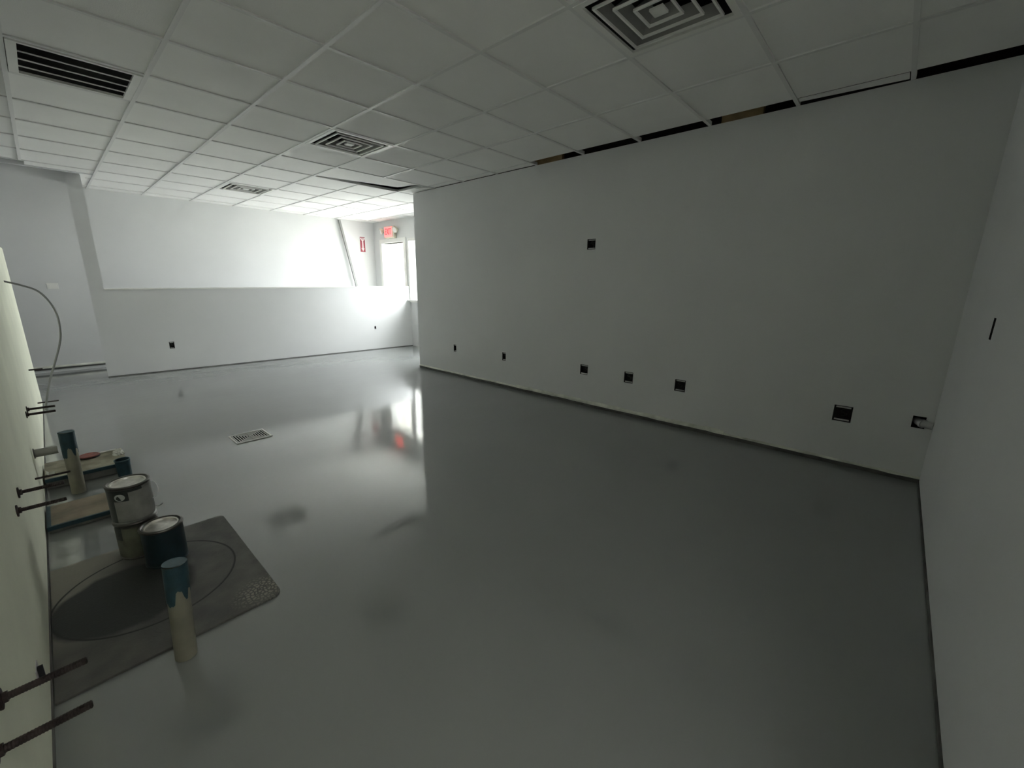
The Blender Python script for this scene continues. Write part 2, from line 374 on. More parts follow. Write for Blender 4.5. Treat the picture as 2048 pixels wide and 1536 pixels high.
# ------------------------------------------------------------------ ceiling: tiles in a tee grid
D_CELLS = {(1, -2), (1, 3), (1, 8), (-2, 3)}
LOOSE = {(2, 5), (3, 5)}
bm = bmesh.new()
ZR = 0.014
def tile(x0, x1, y0, y1, z=ZR): box(bm, x0, x1, y0, y1, z, z + 0.03)
for i in range(-5, 7):
    for j in range(-4, 12):
        if (i, j) in D_CELLS or (i, j) in LOOSE: continue
        x0, x1 = max(i, XFL), min(i + 1, XW); y0, y1 = max(j, YB), min(j + 1, YF)
        if x1 <= x0 or y1 <= y0: continue
        if i < -2 and y0 >= 9: continue
        if i == -2 and y0 >= 9:
            if j == 9: tile(-1.95, -1.0, 9.0, 9.5)
            continue
        if i >= 4 and y1 <= YP - .5: continue
        if i == 3 and j < 5:
            tile(3.0, 4.085, y0, y1)
            if j >= 2: tile(4.10, XR, y0, y1)
            continue
        if i == 4 and j == 5:
            prism(bm, [(4.03, 5.45), (XR, 5.0), (5.0, 5.84), (5.0, 6.0), (4.03, 6.0)], ZR, ZR + 0.03); continue
        if i > 4 and j == 5: y0 = YP
        tile(x0, x1, y0, y1)
tile(-1.2, -1.0, 9.5, YF)
ce = structure('ceiling', bm, M['ceil'])
bm = bmesh.new(); box(bm, XFL, -1.2, 9.54, YF, 0.55, 0.6); structure('ceiling_added_bounce', bm, M['ceil'])  # unseen white ceiling added to bounce light onto the far wall
# tee bars
bm = bmesh.new(); t = 0.02
for i in range(-4, 7):
    y1 = YF if i > -2 else 9.0
    if i >= 5: box(bm, i - t, i + t, YP, y1, 0.0, 0.05)
    elif i == 4: box(bm, 3.985 - t, 3.985 + t, 5.0, YF, 0.0, 0.05)
    elif i == 3:
        box(bm, i - t, i + t, YB, 5.0, 0.0, 0.05); box(bm, i - t, i + t, 6.0, y1, 0.0, 0.05)
    else: box(bm, i - t, i + t, YB, y1, 0.0, 0.05)
for j in range(-3, 12):
    x1 = XR if j <= 5 else XW
    x0 = XFL if j <= 9 else -1.1
    box(bm, x0, x1, j - t, j + t, 0.001, 0.051)
box(bm, 4.085, 4.10, 2.0, 5.0, 0.002, 0.04)
structure('grid', bm, M['tee'], ce, at=None)
# shaded slot where the grid stops short at the left end
bm = bmesh.new(); box(bm, XFL, -1.95, 9.03, 9.5, 0.10, 0.14); box(bm, XFL, -1.0, 9.46, 9.54, 0.0, 0.16)
structure('ceiling_slot', bm, M['paint'])

# things in the ceiling
bm = bmesh.new(); prism(bm, [(2.02, 5.02), (3.86, 5.02), (3.72, 5.60), (2.03, 5.965)], 0.016, 0.046)
tag(build('ceiling_tile', bm, M['ceil'], at=(2.95, 5.5, 0.016)), 'loose double ceiling tile slipped aside, leaving a black gap along two edges', 'ceiling tile')
bm = bmesh.new(); prism(bm, [(4.115, -2.03), (4.115, -2.97), (XR - 0.035, -2.97), (4.185, -2.03)], 0.004, 0.02)
tag(build('ceiling_strip', bm, M['ceil'], at=(4.18, -2.5, 0.004)), 'narrow tapered ceiling filler strip beside the long dark gap above the right wall', 'ceiling strip')

def diffuser_meshes(root):
    bm = bmesh.new(); o = 0.482; i_ = 0.430
    for a in range(4):
        R = Matrix.Rotation(a * math.pi / 2, 3, 'Z')
        pts = [(-o, -o, -0.004), (o, -o, -0.004), (i_, -i_, -0.004), (-i_, -i_, -0.004)]
        top = [(-o, -o, 0.02), (o, -o, 0.02), (i_, -i_, 0.02), (-i_, -i_, 0.02)]
        A = [bm.verts.new(R @ Vector(p)) for p in pts]; B = [bm.verts.new(R @ Vector(p)) for p in top]
        bm.faces.new(A); bm.faces.new(B[::-1])
        for q in range(4): bm.faces.new((A[q], A[(q + 1) % 4], B[(q + 1) % 4], B[q]))
    build('frame', bm, M['white'], root, at=(0, 0, 0), local=True)
    def ring(name, prof, mat):
        bm = bmesh.new(); cor = [(-1, -1), (1, -1), (1, 1), (-1, 1)]
        rows = [[bm.verts.new((cx * r, cy * r, z)) for r, z in prof] for cx, cy in cor]
        for a in range(4):
            p, q = rows[a], rows[(a + 1) % 4]
            for k in range(len(prof)): bm.faces.new((p[k], q[k], q[(k + 1) % len(prof)], p[(k + 1) % len(prof)]))
        return build(name, bm, mat, root, at=(0, 0, 0), local=True)
    for s in (0.375, 0.260, 0.145):
        ring('louver_lip', [(s, -0.012), (s - 0.016, -0.012), (s - 0.016, 0.006), (s, 0.006)], M['white'])
        ring('louver_blade', [(s - 0.001, 0.006), (s - 0.012, 0.006), (s - 0.075, 0.075), (s - 0.066, 0.075)], M['shadeblade'])
    bm = bmesh.new(); box(bm, -0.055, 0.055, -0.055, 0.055, -0.006, 0.012); build('core', bm, M['white'], root, at=(0, 0, 0), local=True)
    bm = bmesh.new()
    for (x0, x1, y0, y1) in ((-.45, .45, -.45, -.43), (-.45, .45, .43, .45), (-.45, -.43, -.43, .43), (.43, .45, -.43, .43)): box(bm, x0, x1, y0, y1, 0.02, 0.25)
    box(bm, -.45, .45, -.45, .45, 0.25, 0.27); build('duct', bm, M['boxmetal'], root, at=(0, 0, 0), local=True)
GV = 'square air diffusers in the ceiling'
dv = thing('air_diffuser', (1.5, 3.5, 0.0), 'square white ceiling diffuser in the middle of the room, seen whole with dark slots', 'air vent', GV)
diffuser_meshes(dv)
dup(dv, (1.5, 8.5, 0.0), 'smallest and farthest square ceiling diffuser, over the far low wall')
dup(dv, (1.5, -1.5, 0.0), 'large square ceiling diffuser overhead, cut off by the top of the picture')

gr = thing('return_grille', (-1.5, 3.5, 0.0), 'rectangular slotted return air grille in the ceiling at upper left', 'air vent')
bm = bmesh.new(); x0, x1, y0, y1 = -0.475, 0.475, -0.46, 0.45
box(bm, x0, x1, y0, y0 + .03, -.006, .02); box(bm, x0, x1, y1 - .03, y1, -.006, .02); box(bm, x0, x0 + .07, y0 + .03, y1 - .03, -.006, .02); box(bm, x1 - .07, x1, y0 + .03, y1 - .03, -.006, .02)
build('frame', bm, M['white'], gr, at=(0, 0, 0), local=True)
for k in range(1, 4):
    yy = y0 + .03 + (y1 - y0 - .06) * k / 4
    bm = bmesh.new(); box(bm, x0 + .07, x1 - .07, yy - .006, yy + .006, -.004, .006); build('divider', bm, M['white'], gr, at=(0, 0, 0), local=True)
bm = bmesh.new(); nL = 28
for k in range(nL):
    yy = y0 + .03 + (y1 - y0 - .06) * (k + .5) / nL
    quad(bm, (x0 + .07, yy - .014, .012), (x1 - .07, yy - .014, .012), (x1 - .07, yy + .010, .045), (x0 + .07, yy + .010, .045))
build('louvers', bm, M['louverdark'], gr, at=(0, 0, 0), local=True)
bm = bmesh.new(); box(bm, x0 + .02, x1 - .02, y0 + .02, y1 - .02, .06, .08); build('duct', bm, M['boxmetal'], gr, at=(0, 0, 0), local=True)

# lumber seen through the gap over the right wall
for (ya, yb, lab) in ((1.50, 2.10, 'short pale lumber block in the ceiling gap, the smaller farther one'),
                      (-1.61, -1.11, 'pale lumber block in the ceiling gap, the larger nearer one')):
    bm = bmesh.new(); box(bm, XR + 0.09, XR + 0.16, ya, yb, 0.0, 0.135)
    tag(build('lumber_block', bm, M['wood'], at=(XR + 0.12, (ya + yb) / 2, 0.0), bevel=0.003), lab, 'wood block', 'lumber blocks above the right wall')

# ------------------------------------------------------------------ base strips
def ragged_strip(u0, u1, org, u, n, zlo, zhi, proud, jit, step=0.12, seed=1):
    rnd = random.Random(seed); bm = bmesh.new(); org = Vector(org); u = Vector(u); n = Vector(n); k = max(2, int(abs(u1 - u0) / step)); rows = []
    for i in range(k + 1):
        a = u0 + (u1 - u0) * i / k; zl = zlo + rnd.uniform(-jit, jit) * .5; zh = zhi + rnd.uniform(-jit, jit); pr_ = proud * (1 + rnd.uniform(-.3, .3))
        P = org + u * a
        rows.append([bm.verts.new(q) for q in (P + n * 0.0 + Vector((0, 0, zl)), P + n * pr_ + Vector((0, 0, zl + .004)), P + n * pr_ * .9 + Vector((0, 0, (zl + zh) / 2)), P + n * .001 + Vector((0, 0, zh)))])
    for p, q in zip(rows, rows[1:]):
        for j in range(3): bm.faces.new((p[j], q[j], q[j + 1], p[j + 1]))
        bm.faces.new((p[3], q[3], q[0], p[0]))
    bm.faces.new(rows[0]); bm.faces.new(rows[-1][::-1]); return bm
br = structure('baseboard_right', ragged_strip(-YP, 1.0, (XR, 0, 0), (0, -1, 0), (-1, 0, 0), FL + .052, FL + .085, .028, .005, seed=3), M['plaster'])
structure('ridge', ragged_strip(-2.4, 1.68, (XR - .001, 0, 0), (0, -1, 0), (-1, 0, 0), FL + .056, FL + .112, .040, .008, seed=5), M['plaster'], br)
structure('ridge', ragged_strip(1.68, -YB, (XR, 0, 0), (0, -1, 0), (-1, 0, 0), FL + .048, FL + .080, .026, .006, seed=9), M['plaster'], br)
bm = bmesh.new(); box(bm, XR - .014, XR + .001, YB, YP, FL, FL + .058); structure('gap', bm, M['darkbase'], br)
bm = bmesh.new(); box(bm, XFL, XR, YB - .001, YB + .010, FL, FL + .028); structure('baseboard_back', bm, M['darkbase'])
structure('baseboard_half', wall_bm(HW0 + HWN * .012, HWD, HWN, (-.235, HA1), (FL, FL + .022), 0.02), M['darkbase'])
bf = structure('baseboard_far', ragged_strip(XFL, -1.0, (0, YF, 0), (1, 0, 0), (0, -1, 0), FL + .10, FL + .155, .03, .008, seed=8), M['plaster'])
bm = bmesh.new(); box(bm, XFL, -1.0, YF - .015, YF, FL + .06, FL + .10); structure('gap', bm, M['darkbase'], bf)
bm = bmesh.new(); box(bm, XL - .001, XL + .008, YB, YE, FL, FL + .02); structure('baseboard_left', bm, M['darkbase'])

# ------------------------------------------------------------------ electrical rough-in boxes (local: x right, z up, -y towards the room)
def outlet(w, h, at, rz, label, single, group):
    o = thing('outlet_box', at, label, 'outlet box', group, rz)
    bm = bmesh.new(); dpt = .11
    quad(bm, (-w, dpt, -h), (w, dpt, -h), (w, dpt, h), (-w, dpt, h))
    for a, b_ in (((-w, -h), (w, -h)), ((w, -h), (w, h)), ((w, h), (-w, h)), ((-w, h), (-w, -h))):
        quad(bm, (a[0], .001, a[1]), (b_[0], .001, b_[1]), (b_[0], dpt, b_[1]), (a[0], dpt, a[1]))
    build('housing', bm, M['boxmetal'], o, at=(0, 0, 0), local=True)
    iw = w * (.80 if not single else .72)
    for s in (1, -1):
        bm = bmesh.new(); z0 = s * h * .70; z1 = s * h * .88
        box(bm, -iw, iw, .010, .016, min(z0, z1), max(z0, z1)); build('mounting_ear', bm, M['steel'], o, at=(0, 0, 0), local=True)
    rnd = random.Random(int(at[1] * 100) + 7)
    for k in range(1 if single else 3):
        xs = rnd.uniform(-.5, .5) * w
        pts = smooth_path([(xs, dpt, -h * .5), (xs + .4 * w, .07, -h * .1), (xs - .3 * w, .05, h * .2), (xs + .1 * w, .07, h * .5), (xs, dpt, h * .4)], 5)
        bm = bmesh.new(); tube(bm, pts, .006, 6); build('wire', bm, M['boxmetal'] if k else M['wire'], o, at=(0, 0, 0), local=True, smooth=True)
    return o
GO = 'open electrical boxes in the walls'
labs = ['narrow open outlet box low on the right wall, farthest along it', 'narrow open outlet box low on the right wall, second from its far end',
        'square open outlet box low on the right wall, farthest of the middle three', 'square open outlet box low on the right wall, centre of the middle three',
        'square open outlet box low on the right wall, nearest of the middle three', 'largest open outlet box, low on the right wall near the corner',
        'square open box high up on the long grey right wall']
for (y, z, w, h), lab in zip(RB, labs): outlet(w, h, (XR, y, z), -math.pi / 2, lab, w < .06, GO)
for (a, z, w, h), lab in zip(HB, ['open outlet box in the left part of the grey half wall', 'small dark outlet box in the half wall near the bright window']):
    p = hw(a); outlet(w, h, (p.x, p.y, z), HWRZ, lab, True, GO)
outlet(SB[2], SB[3], (SB[0], YB, SB[1]), math.pi, 'narrow dark switch box in the grey wall at the right edge', True, GO)

# rough hole with a conduit by the corner
o = thing('conduit_stub', (XR, CH[0], CH[1]), 'metal conduit stub leaving a rough black hole by the right corner', 'conduit')
bm = bmesh.new(); y, z, w, h = CH[0], CH[1], CH[2], CH[3]
box(bm, XR + .002, XR + .12, y - w, y + w, z - h, z + h)
bm.faces.ensure_lookup_table()
fr_ = min(bm.faces, key=lambda f: f.calc_center_median().x); bmesh.ops.delete(bm, geom=[fr_], context='FACES')
build('housing', bm, M['black'], o, at=(XR, y, z))
bm = bmesh.new(); tube(bm, smooth_path([(XR + .09, y + .012, z + .0), (XR + .01, y - .005, z), (XR - .03, y - .04, z - .004), (XR - .045, YB + .004, z - .01)], 6), .040, 16); build('pipe', bm, M['steel'], o, at=(XR, y, z), smooth=True)
bm = bmesh.new(); tube(bm, [(XR - .012, y - .022, z - .001), (XR - .030, y - .040, z - .004)], .050, 16); build('collar', bm, M['steel'], o, at=(XR, y, z), smooth=True)

# wall switch plate beyond the column
o = thing('switch_plate', (-1.935, YF, -2.258), 'white double switch plate on the far wall left of the column', 'switch')
bm = bmesh.new(); box(bm, -.095, .095, -.014, 0, -.068, .068); build('plate', bm, M['white'], o, at=(0, 0, 0), local=True, bevel=.003)
for s in (-.045, .045):
    bm = bmesh.new(); box(bm, s - .02, s + .02, -.022, -.012, -.036, .036); build('rocker', bm, M['white'], o, at=(0, 0, 0), local=True, bevel=.001)

# ------------------------------------------------------------------ far corner: exit light, arrow sign, leaning strip
o = thing('exit_sign', (XW, 10.25, -0.40), 'lit red EXIT sign with two lamp heads above the bright doorway', 'exit sign')
bm = bmesh.new(); box(bm, XW - .10, XW, 9.955, 10.565, -.60, -.20); build('housing', bm, M['beige'], o, at=(XW, 10.25, -.40), bevel=.01)
bm = bmesh.new(); box(bm, XW - .108, XW - .098, 10.07, 10.545, -.545, -.215); build('face_panel', bm, M['exitred'], o, at=(XW, 10.25, -.40))
bm = text_bm('EXIT', .235, .004)
Rm = Matrix(((0, 0, -1), (-1, 0, 0), (0, 1, 0)))
for v in bm.verts: v.co = Rm @ Vector((v.co.x * .80, v.co.y * 1.25, v.co.z)) + Vector((XW - .113, 10.307, -.38))
build('lettering', bm, M['exitletters'], o, at=(XW, 10.25, -.40))
for (yy, zz, ang) in ((10.74, -.32, .5), (9.86, -.33, -.35)):
    ax = Vector((-.9, .25 if ang > 0 else -.2, -.35)).normalized(); q = ax.to_track_quat('Z', 'Y').to_matrix().to_4x4()
    T = Matrix.Translation((XW - .09, yy, zz)) @ q
    bm = bmesh.new(); lathe(bm, [(.0, -.07), (.055, -.065), (.085, -.02), (.105, .04), (.105, .06), (.0, .06)], 20, mat=T)
    lh = build('lamp_head', bm, M['beige'], o, at=(XW, 10.25, -.40), smooth=True)
    bm = bmesh.new(); lathe(bm, [(.0, .075), (.06, .070), (.092, .058)], 20, mat=T); build('lens', bm, M['lens'], lh, at=(XW, 10.25, -.40), smooth=True)
    bm = bmesh.new(); tube(bm, [(XW - .05, yy + (-.17 if ang > 0 else .12), zz - .05), (XW - .07, yy, zz)], .02, 8); build('arm', bm, M['beige'], o, at=(XW, 10.25, -.40))

o = thing('fire_sign', (5.98, YF, -.77), 'tall dark red sign with a white down arrow on the far wall', 'sign')
bm = bmesh.new(); box(bm, 5.89, 6.07, YF - .012, YF, -1.025, -.51); build('plate', bm, M['firered'], o, at=(5.98, YF, -.77))
bm = bmesh.new(); Y0 = YF - .016
def flat(bm, pts):
    a = [bm.verts.new((x, Y0, z)) for x, z in pts]; b_ = [bm.verts.new((x, YF - .012, z)) for x, z in pts]; bm.faces.new(a); bm.faces.new(b_[::-1])
    for i in range(len(pts)): bm.faces.new((a[i], a[(i + 1) % len(pts)], b_[(i + 1) % len(pts)], b_[i]))
flat(bm, [(5.895, -.535), (6.065, -.535), (6.065, -.575), (6.03, -.62), (6.006, -.645), (6.006, -.90), (6.04, -.90), (5.98, -1.005), (5.92, -.90), (5.954, -.90), (5.954, -.645), (5.93, -.62), (5.895, -.575)])
build('arrow', bm, M['firewhite'], o, at=(5.98, YF, -.77))
bm = text_bm('FIRE', .062, .001)
for v in bm.verts: v.co = Vector((5.98 + v.co.x, YF - .018 - v.co.z, -.578 + v.co.y))
build('lettering', bm, M['firered'], o, at=(5.98, YF, -.77))

bm = bmesh.new(); tube(bm, [(5.135, YF - .07, -.02), (5.98, YF - .16, FL + .02)], .046, 4)
tag(build('trim_board', bm, M['poleg'], at=(5.98, YF - .16, FL)), 'long thin grey strip leaning against the far wall beside the fire sign', 'trim board')

# ------------------------------------------------------------------ floor drain grate
o = thing('floor_grate', (-.447, 3.31, FL), 'small square metal floor grate with two triangular fans of slots', 'floor grate')
hx, hy = .225, .205
bm = bmesh.new(); zt = .007
for (x0, x1, y0, y1) in ((-hx, hx, -hy, -hy + .022), (-hx, hx, hy - .022, hy), (-hx, -hx + .022, -hy + .018, hy - .018), (hx - .022, hx, -hy + .018, hy - .018)): box(bm, x0, x1, y0, y1, .001, zt + .006)
build('frame', bm, M['tee'], o, at=(0, 0, 0), local=True)
bm = bmesh.new(); box(bm, -hx + .018, hx - .018, -hy + .018, hy - .018, .001, .003); build('sump', bm, M['black'], o, at=(0, 0, 0), local=True)
ix, iy = hx - .018, hy - .018
for s in (-1, 1):
    bm = bmesh.new(); quad(bm, (-ix, s * iy, zt), (ix, s * iy, zt), (.012, s * .012, zt), (-.012, s * .012, zt)); box(bm, -.012, .012, min(s * .015, s * iy), max(s * .015, s * iy), zt, zt + .006)
    build('plain_panel', bm, M['gratepanel'], o, at=(0, 0, 0), local=True)
    bm = bmesh.new(); nb = 7
    for k in range(nb):
        f = 1 - (k + .55) / nb; x = s * ix * f; hh = iy * f
        box(bm, min(x, x - s * .009), max(x, x - s * .009), -hh, hh, .004, zt)
    for q in (-1, 1):
        a = Vector((s * ix, q * iy)); d_ = Vector((-q * s * iy, ix)).normalized() * .006
        pts = [(a.x, a.y), (a.x + d_.x, a.y + d_.y), (d_.x, d_.y), (0, 0)]
        A = [bm.verts.new((px, py, zt + .004)) for px, py in pts]; bm.faces.new(A)
    build('slot_fan', bm, M['tee'], o, at=(0, 0, 0), local=True)

# ------------------------------------------------------------------ mat, boards and clutter beside the unfinished wall
mc = (-1.885, .40)
poly = []
x0, x1, y0, y1 = XL + .012, -1.315, -.355, 1.16
def arc(cx, cy, r, a0, a1, n=6): return [(cx + r * math.cos(math.radians(a0 + (a1 - a0) * i / n)), cy + r * math.sin(math.radians(a0 + (a1 - a0) * i / n))) for i in range(n + 1)]
poly = [(x0, y0)] + arc(x1 - .075, y0 + .075, .075, -90, 0) + arc(x1 - .05, y1 - .05, .05, 0, 90) + [(x0, y1)]
bm = bmesh.new(); prism(bm, poly, FL + .001, FL + .016)
tag(build('floor_mat', bm, mat_material((-1.93 - mc[0]) * S, (.45 - mc[1]) * S), at=(mc[0], mc[1], FL), bevel=.002), 'dark grey rectangular mat with a round black stain under the paint cans', 'mat')

def paint_can(name, at, label, body, rz=0.0):
    o = thing(name, at, label, 'paint can', 'gallon paint cans on the mat', rz); h, r_ = .305, .132
    bm = bmesh.new(); lathe(bm, [(0, .004), (r_ * .94, .004), (r_ * .97, 0), (r_ + .003, 0), (r_ + .004, .010), (r_ - .002, .016), (r_ - .002, h - .02), (r_ - .006, h - .016)], 48); build('body', bm, body, o, at=(0, 0, 0), local=True, smooth=True)
    bm = bmesh.new(); lathe(bm, [(r_ - .004, h - .022), (r_ + .005, h - .016), (r_ + .007, h - .004), (r_ + .003, h + .003), (r_ - .008, h + .004), (r_ - .016, h - .004), (r_ - .020, h - .010)], 48); build('rim', bm, M['rim'], o, at=(0, 0, 0), local=True, smooth=True)
    bm = bmesh.new(); lathe(bm, [(r_ - .019, h - .010), (r_ - .023, h - .001), (r_ - .032, h - .002), (r_ - .036, h - .014), (0, h - .013)], 48); build('lid', bm, M['lid'], o, at=(0, 0, 0), local=True, smooth=True)
    return o
def band(o, name, mat, a0, a1, z0, z1, rr=.1325):
    bm = bmesh.new(); lathe(bm, [(rr, z0), (rr, z1)], max(3, int((a1 - a0) / 5)), math.radians(a0), math.radians(a1)); return build(name, bm, mat, o, at=(0, 0, 0), local=True, smooth=True)
CX, CY = -1.915, 1.0; ZM = FL + .016
lo = paint_can('paint_can', (CX, CY, ZM), 'lower paint can of the stack, pale and half hidden behind the blue can', M['rim'])
band(lo, 'label', M['olive'], -175, 20, .02, .27); band(lo, 'drip', M['inkdark'], -165, -138, .17, .285, .1335)
up = paint_can('paint_can', (CX, CY, ZM + .309), 'top paint can of the stack with an oval emblem on its label', M['cansteel'])
band(up, 'label', M['cream'], -140, 15, .025, .262)
band(up, 'label_edge', M['inkdark'], -185, -140, .0165, .283)
em = band(up, 'label_header', M['inkdark'], -140, -98, .195, .262, .1335)
band(up, 'label_header', M['inkdark'], -140, -60, .262, .283, .1335)
bm = bmesh.new()
ac, zc = math.radians(-121), .228; cen = None; vs = []
for i in range(28):
    t_ = 2 * math.pi * i / 28; a = ac + math.radians(14.5) * math.cos(t_); vs.append(bm.verts.new((.1345 * math.cos(a), .1345 * math.sin(a), zc + .028 * math.sin(t_))))
bm.faces.new(vs); build('oval_emblem', bm, M['emblem'], em, at=(0, 0, 0), local=True)
# wire bail hanging at the right side
bm = bmesh.new(); tube(bm, smooth_path([(.139 * math.cos(math.radians(-28)), .139 * math.sin(math.radians(-28)), .135), (.158, -.03, .15), (.172, .0, .19), (.160, .03, .23), (.139, .045, .245)], 6), .0028, 6); build('wire_handle', bm, M['steel'], up, at=(0, 0, 0), local=True, smooth=True)
bm = bmesh.new(); tube(bm, smooth_path([(.132, -.03, .055), (.150, -.04, .045), (.178, -.03, .055)], 5), .004, 6); build('handle_tab', bm, M['steel'], up, at=(0, 0, 0), local=True, smooth=True)
bl = paint_can('paint_can', (-1.795, .715, ZM), 'dark blue paint can standing alone in front of the stack', M['teal'])
band(bl, 'label', M['teal'], -170, 10, .018, .272)

def pipe_wrapped(at, r_, h, lean, label, tape_h, name='drain_pipe'):
    o = thing(name, at, label, 'pipe', 'upright plastic pipes with blue tape')
    bm = bmesh.new(); tube(bm, [(0, 0, .0), (lean[0] * .5, lean[1] * .5, h * .5), (lean[0], lean[1], h - .01)], r_, 28); build('pipe', bm, M['pvc'], o, at=(0, 0, 0), local=True, smooth=True)
    bm = bmesh.new(); rnd = random.Random(int(r_ * 9000)); seg = 40; rows = []
    for i in range(seg):
        a = 2 * math.pi * i / seg; zb = h - tape_h * (.95 + .10 * math.sin(2 * a + 1.0) + .09 * math.sin(5 * a + .6) + .05 * math.sin(11 * a) + rnd.uniform(-.04, .04))
        if -2.2 < (a - math.pi * 1.55) < -.5 or .25 < (a - math.pi * 1.5) < .7: zb -= tape_h * .22
        k = zb / h; rows.append([bm.verts.new((lean[0] * k + (r_ + .004) * math.cos(a), lean[1] * k + (r_ + .004) * math.sin(a), zb)), bm.verts.new((lean[0] + (r_ + .005) * math.cos(a), lean[1] + (r_ + .005) * math.sin(a), h))])
    for i in range(seg):
        p, q = rows[i], rows[(i + 1) % seg]; bm.faces.new((p[0], q[0], q[1], p[1]))
    tp = build('tape_wrap', bm, M['tape'], o, at=(0, 0, 0), local=True, smooth=True)
    bm = bmesh.new(); vs = [bm.verts.new((lean[0] + (r_ + .004) * math.cos(2 * math.pi * i / 32), lean[1] + (r_ + .004) * math.sin(2 * math.pi * i / 32), h + .001 - .006 * math.sin(2 * math.pi * i / 32 + 1))) for i in range(32)]
    bm.faces.new(vs); build('tape_cover', bm, M['tapelight'], tp, at=(0, 0, 0), local=True)
    return o
pp = pipe_wrapped((-1.898, -.47, FL + .002), .054, .615, (.03, .0), 'nearest upright cream pipe, its top wrapped in blue tape, by the mat', .19)
pipe_wrapped((-2.205, 2.77, FL + .002), .056, .665, (.012, .0), 'farther upright cream pipe with ragged blue tape, behind the threaded rods', .21)

def board(at, x0, x1, y0, y1, h, top, label, tape_sides):
    o = thing('floor_board', at, label, 'board', 'flat boards on the floor by the wall'); a = at
    bm = bmesh.new(); box(bm, x0, x1, y0, y1, FL + .008, FL + h - .012); build('edge', bm, M['boardside'], o, at=a)
    bm = bmesh.new(); box(bm, x0 - .004, x1 + .004, y0 - .006, y1 + .004, FL + h - .012, FL + h); build('top', bm, top, o, at=a, bevel=.002)
    for (p0, p1, q0, q1) in tape_sides:
        bm = bmesh.new(); box(bm, p0, p1, q0, q1, FL + h - .034, FL + h + .003); build('blue_tape', bm, M['tape'], o, at=a)
    return o
board((-2.20, 2.12, FL), -2.425, -1.93, 1.885, 2.38, .070, M['board'], 'low beige board edged in blue tape, nearest the paint cans', [(-2.432, -1.925, 1.872, 1.892), (-2.432, -2.405, 1.892, 2.385)])
H2 = .118
board((-2.10, 3.35, FL), -2.425, -1.78, 3.06, 3.66, H2, M['board2'], 'low cream board with a blue taped front edge, beside the red lid', [(-2.43, -1.775, 3.046, 3.066)])
# on the farther board
o = thing('can_lid', (-2.068, 3.55, FL + H2), 'dull red round lid lying on the farther board', 'lid')
bm = bmesh.new(); lathe(bm, [(0, .022), (.075, .024), (.083, .030), (.092, .026), (.094, .006), (.088, .001), (0, .001)], 36); build('disc', bm, M['red'], o, at=(0, 0, 0), local=True, smooth=True)
bm = bmesh.new(); lathe(bm, [(.0945, .004), (.0965, .008), (.0965, .016), (.0945, .02)], 36); build('edge', bm, M['rust'], o, at=(0, 0, 0), local=True, smooth=True)
bm = bmesh.new(); rnd = random.Random(4)
bmesh.ops.create_icosphere(bm, subdivisions=3, radius=1)
for v in bm.verts:
    n_ = v.co.normalized(); f = 1 + .25 * math.sin(n_.x * 7 + n_.y * 5) * math.cos(n_.z * 6 + n_.x * 3)
    v.co = Vector((n_.x * .050 * f, n_.y * .075 * f, max(-.0, n_.z) * .05 * f + .002))
    v.co += Vector((-1.82, 3.44, FL + H2))
tag(build('rag', bm, M['rag'], at=(-1.82, 3.44, FL + H2), smooth=True), 'crumpled white rag on the right end of the farther board', 'rag')
bm = bmesh.new(); tube(bm, [(-2.0, 3.60, FL + H2 + .010), (-1.90, 3.60, FL + H2 + .012), (-1.83, 3.60, FL + H2 + .012)], .010, 8)
tag(build('dowel', bm, M['white'], at=(-1.91, 3.60, FL + H2), smooth=True), 'thin white stick lying along the back edge of the farther board', 'stick')
bm = bmesh.new(); rnd = random.Random(11); g_ = [[bm.verts.new((-2.415 + .022 * i_ + rnd.uniform(-.004, .004), 3.13 + .045 * j_, FL + H2 + .004 + (.028 if (i_ == 0 or j_ == 1) else 0.0) + rnd.uniform(0, .012))) for j_ in range(4)] for i_ in range(4)]
for i_ in range(3):
    for j_ in range(3): bm.faces.new((g_[i_][j_], g_[i_ + 1][j_], g_[i_ + 1][j_ + 1], g_[i_][j_ + 1]))
bmesh.ops.solidify(bm, geom=bm.faces[:], thickness=.004)
tag(build('paper_scrap', bm, M['rag'], at=(-2.38, 3.2, FL + H2)), 'small creased white paper scrap at the wall end of the farther board', 'paper')
o = thing('plastic_cup', (-1.825, 2.94, FL), 'dark blue cup shaped tub in front of the farther board', 'tub')
bm = bmesh.new(); lathe(bm, [(0, .002), (.060, .002), (.066, .19), (.070, .195), (.064, .195), (.058, .03), (0, .02)], 28); build('body', bm, M['tape'], o, at=(0, 0, 0), local=True, smooth=True)
bm = bmesh.new(); lathe(bm, [(.066, .186), (.072, .190), (.072, .200), (.064, .200)], 28); build('rim', bm, M['tapelight'], o, at=(0, 0, 0), local=True, smooth=True)

# threaded rods out of the unfinished wall (local +x is out of the wall)
def rod(at, length, r_, label, plate=True):
    o = thing('threaded_rod', at, label, 'threaded rod', 'threaded rods sticking out of the unfinished wall')
    n_ = 60; bm = bmesh.new(); pts = [(-.02 + (length + .02) * i / n_, 0, 0) for i in range(n_ + 1)]; rr = [r_ * (1.06 if i % 2 else .94) for i in range(n_)] + [r_ * .7]
    tube(bm, pts, rr, 12); build('shaft', bm, M['rust'], o, at=(0, 0, 0), local=True, smooth=True)
    if plate:
        bm = bmesh.new(); lathe(bm, [(r_ * .9, .0), (.036, .0), (.036, .007), (r_ * .9, .010)], 20, mat=Matrix.Rotation(math.pi / 2, 4, 'Y')); build('washer', bm, M['rust'], o, at=(0, 0, 0), local=True)
        bm = bmesh.new(); lathe(bm, [(r_, .007), (.020, .007), (.020, .020), (r_, .020)], 6, mat=Matrix.Rotation(math.pi / 2, 4, 'Y')); build('nut', bm, M['rust'], o, at=(0, 0, 0), local=True)
    return o
LR = .212
